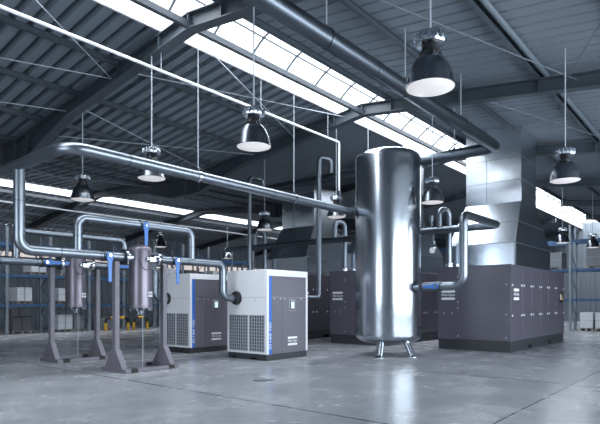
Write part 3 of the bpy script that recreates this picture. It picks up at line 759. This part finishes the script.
B().cyl((0, 0.0, 0.42), (0, 0, 0.5), 0.035, 10).make('cap', 'base', v2)

# white cable conduit near the ridge with a drop at its end
cd = thing('cable_conduit', 'bright white cable conduit slanting across the upper left roof', 'conduit')
B().sweep([(XB, 8.2, 5.57), (11.5, 8.2, 5.57), (11.5, 8.2, 4.25)], 0.027, 0.04, 10, 4).make('tube', 'conduit', cd)
B().box(11.46, 11.54, 8.16, 8.24, 4.17, 4.27).make('socket', 'gear', cd)
cd2 = thing('cable_conduit', 'pale cable conduit running far off below the second skylight', 'conduit')
B().cyl((XB, 22.05, 5.22), (30, 22.05, 5.22), 0.035, 10).make('tube', 'conduit', cd2)
B().cyl((XB + 0.1, 22.05, 5.22), (XB + 0.1, 22.05, 5.6), 0.01, 6).make('hanging_rod', 'wire', cd2)
rods = B()
for x in (2.0, 5.85, 8.5, 11.0): rods.cyl((x, 8.2, 5.59), (x, 8.2, zp(8.2) + PD), 0.007, 6)
rods.make('hanging_rods', 'wire', cd)
# two free hanging drop rods against the roof
for x, y, z0, lab in ((5.2, 6.9, 3.62, 'thin white drop cable hanging beside the bell lamp over the long pipe'),):
    pass

# floor plates
for x, y, lab in ((6.35, 6.05, 'small dark floor plate between the near stand and the white compressor'), (8.75, 6.85, 'small dark floor plate at the foot of the nearest white compressor')):
    t = thing('floor_plate', lab, 'floor plate', (x, y, 0), group='floor plates')
    B().box(-0.13, 0.13, -0.09, 0.09, 0, 0.006).make('lid', 'steel_mid', t, 0.002)
    B().box(-0.15, 0.15, -0.11, 0.11, 0, 0.004).make('rim', 'steel_dark', t)

# ------------------------------------------------------------------ racks, loads and guards
def rack(label, ups, along, base, depth, levels, height):
    # along 'x': uprights at x positions, front face at y = base; along 'y' the reverse
    t = thing('pallet_rack', label, 'rack')
    def P(b, a0, a1, d0, d1, z0, z1):
        if along == 'x': b.box(a0, a1, base + d0, base + d1, z0, z1)
        else: b.box(base + d0, base + d1, a0, a1, z0, z1)
    def Q(a, d, z): return (a, base + d, z) if along == 'x' else (base + d, a, z)
    for a in ups:
        b = B(); P(b, a - 0.05, a + 0.05, 0, 0.09, 0, height); P(b, a - 0.05, a + 0.05, depth - 0.09, depth, 0, height)
        P(b, a - 0.09, a + 0.09, -0.03, 0.13, 0, 0.012); P(b, a - 0.09, a + 0.09, depth - 0.13, depth + 0.03, 0, 0.012)
        u = b.make('upright_frame', 'upright', t)
        c = B(); z = 0.3; k = 0
        while z < height - 0.6:
            c.cyl(Q(a, 0.09 if k % 2 == 0 else depth - 0.09, z), Q(a, depth - 0.09 if k % 2 == 0 else 0.09, z + 0.55), 0.018, 6); z += 0.55; k += 1
        c.make('bracing', 'rack', u)
    for i in range(len(ups) - 1):
        for z in levels:
            for d in (0.0, depth - 0.05):
                b = B(); P(b, ups[i] + 0.05, ups[i + 1] - 0.05, d, d + 0.05, z - 0.12, z)
                P(b, ups[i] + 0.05, ups[i] + 0.07, d - 0.012, d + 0.06, z - 0.2, z + 0.04); P(b, ups[i + 1] - 0.07, ups[i + 1] - 0.05, d - 0.012, d + 0.06, z - 0.2, z + 0.04)
                b.make('beam', 'rack', t)
LX = [5.18 + 1.72 * i for i in range(11)]
LRY, LRL = 22.2, (1.22, 2.42, 3.66)
rack('long blue pallet rack along the far left wall', LX, 'x', LRY, 1.0, LRL, 4.3)
RYS = [0.5, 3.2, 5.93, 8.65, 11.35, 14.05]
RRX, RRL = 26.5, (1.45, 2.82, 4.15)
rack('blue pallet rack at far right beyond the large grey compressor', RYS, 'y', RRX, 1.1, RRL, 4.85)

def load(label, cx, cy, z, lx, ly, h, m, pal=True, cat='carton', lid=True, stack=None):
    if pal:
        p = thing('pallet', label.replace('@', 'pallet under') , 'pallet', (cx, cy, z), group='pallets')
        for yy in (-0.42, 0, 0.42):
            b = B(); b.box(-lx / 2, lx / 2, yy * ly - 0.05, yy * ly + 0.05, 0.0, 0.02)
            for xx in (-0.42, 0, 0.42): b.box(xx * lx - 0.06, xx * lx + 0.06, yy * ly - 0.05, yy * ly + 0.05, 0.02, 0.10)
            b.make('runner', 'wood', p, smooth=False)
        for i in range(6):
            xx = -lx / 2 + lx * (i + 0.5) / 6; B().box(xx - lx * 0.07, xx + lx * 0.07, -ly / 2, ly / 2, 0.10, 0.122).make('deck_board', 'wood', p, smooth=False)
        z += 0.123
    t = thing('carton', label.replace('@', '').strip(), cat, (cx, cy, z), group='cartons on pallets')
    B().box(-lx / 2 + 0.02, lx / 2 - 0.02, -ly / 2 + 0.02, ly / 2 - 0.02, 0, h).make('case', m, t, 0.012)
    b = B(); b.box(-lx / 2 + 0.017, lx / 2 - 0.017, -ly / 2 + 0.017, ly / 2 - 0.017, h * 0.48, h * 0.5)
    b.box(-0.03, 0.03, -ly / 2 + 0.016, ly / 2 - 0.016, 0.002, h + 0.003)
    b.make('strapping', 'grille' if m != 'carton_d' else 'base', t)
    return t
# left rack: floor level
load('@ dark carton on the floor under the left rack', 9.22, 22.72, 0, 0.78, 0.85, 0.58, 'carton_d')
t = load('@ smaller dark carton stacked on the dark floor carton', 9.15, 22.72, 0.123 + 0.58 + 0.004, 0.62, 0.7, 0.32, 'carton_d', False)
load('@ white wrapped pack on the floor, left post of the farther stand beside it', 11.02, 22.72, 0, 0.68, 0.85, 0.62, 'carton_w')
load('@ grey pack on the floor under the left rack beside the white one', 11.64, 22.72, 0, 0.50, 0.85, 0.60, 'carton_g')
load('@ low grey pack on the floor seen between the two stands', 12.95, 22.72, 0, 0.62, 0.85, 0.4, 'carton_g')
# left rack: first and second level
load('@ white carton on the lower left rack shelf', 9.33, 22.72, LRL[0], 0.62, 0.85, 0.55, 'carton_w')
load('@ dark small carton at left of the white shelf carton', 8.97 - 0.45, 22.72, LRL[0], 0.42, 0.7, 0.40, 'carton_d') if False else None
load('@ white carton on the lower shelf behind the rear filter vessel', 11.05, 22.72, LRL[0], 0.7, 0.85, 0.55, 'carton_w')
load('@ low white carton on the upper left rack shelf', 9.9, 22.72, LRL[1], 0.64, 0.85, 0.30, 'carton_w')
load('@ low grey carton on the upper rack shelf behind the front stand', 11.2, 22.72, LRL[1], 0.8, 0.85, 0.25, 'carton_g')
load('@ grey carton on the upper rack shelf above the rear white cabinet, leftmost', 15.0 - 0.35, 22.72, LRL[1], 0.8, 0.85, 0.30, 'carton_g')
load('@ white carton on the upper rack shelf above the rear white cabinet', 16.4, 22.72, LRL[1], 0.9, 0.85, 0.48, 'carton_w')
load('@ dark carton on the upper rack shelf above the rear white cabinet', 17.9, 22.72, LRL[1], 0.8, 0.85, 0.45, 'carton_d')
load('@ pale carton on the upper rack shelf left of the nearest white cabinet', 19.7, 22.72, LRL[1], 0.8, 0.85, 0.48, 'carton_w')
# right rack
load('@ grey crate on the rack shelf beside the large grey compressor', 27.05, 6.85, RRL[1], 0.95, 1.15, 0.66, 'carton_g')
load('@ wide grey crate on the rack shelf at the right picture edge', 27.05, 4.55, RRL[1], 0.95, 1.5, 0.80, 'carton_g')
load('@ white pack on the floor at far right, left one of a pair', 27.05, 5.28, 0, 0.9, 0.56, 0.70, 'carton_w')
load('@ white pack on the floor at far right, right one of a pair', 27.05, 4.66, 0, 0.9, 0.56, 0.70, 'carton_w')
load('@ dark pack on the floor at the right picture edge', 27.05, 3.95, 0, 0.9, 0.6, 0.62, 'carton_d')
load('@ brown-grey carton on the lower right rack shelf', 27.05, 4.1, RRL[0], 0.9, 0.7, 0.5, 'carton_g')

# impact guards
def guard(loc, label, L_):
    t = thing('guard_hoop', label, 'guard rail', loc, group='yellow guard hoops')
    for x in (0, L_):
        lg = B().cyl((x, 0, 0.01), (x, 0, 0.36), 0.06, 14).make('leg', 'yellow', t)
        B().cyl((x, 0, 0), (x, 0, 0.012), 0.11, 16).make('foot_plate', 'black', lg)
    B().sweep([(0, 0, 0.36), (0, 0, 0.58), (0.22, 0, 0.58)], 0.058, 0.13, 14, 6).make('elbow', 'black', t)
    B().sweep([(L_, 0, 0.36), (L_, 0, 0.58), (L_ - 0.22, 0, 0.58)], 0.058, 0.13, 14, 6).make('elbow', 'black', t)
    B().cyl((0.22, 0, 0.58), (L_ - 0.22, 0, 0.58), 0.058, 14).make('rail', 'yellow', t)
guard((12.55, 21.7, 0), 'yellow and black guard hoop left of a rack post', 1.12)
guard((13.98, 21.7, 0), 'yellow and black guard hoop right of a rack post', 0.72)
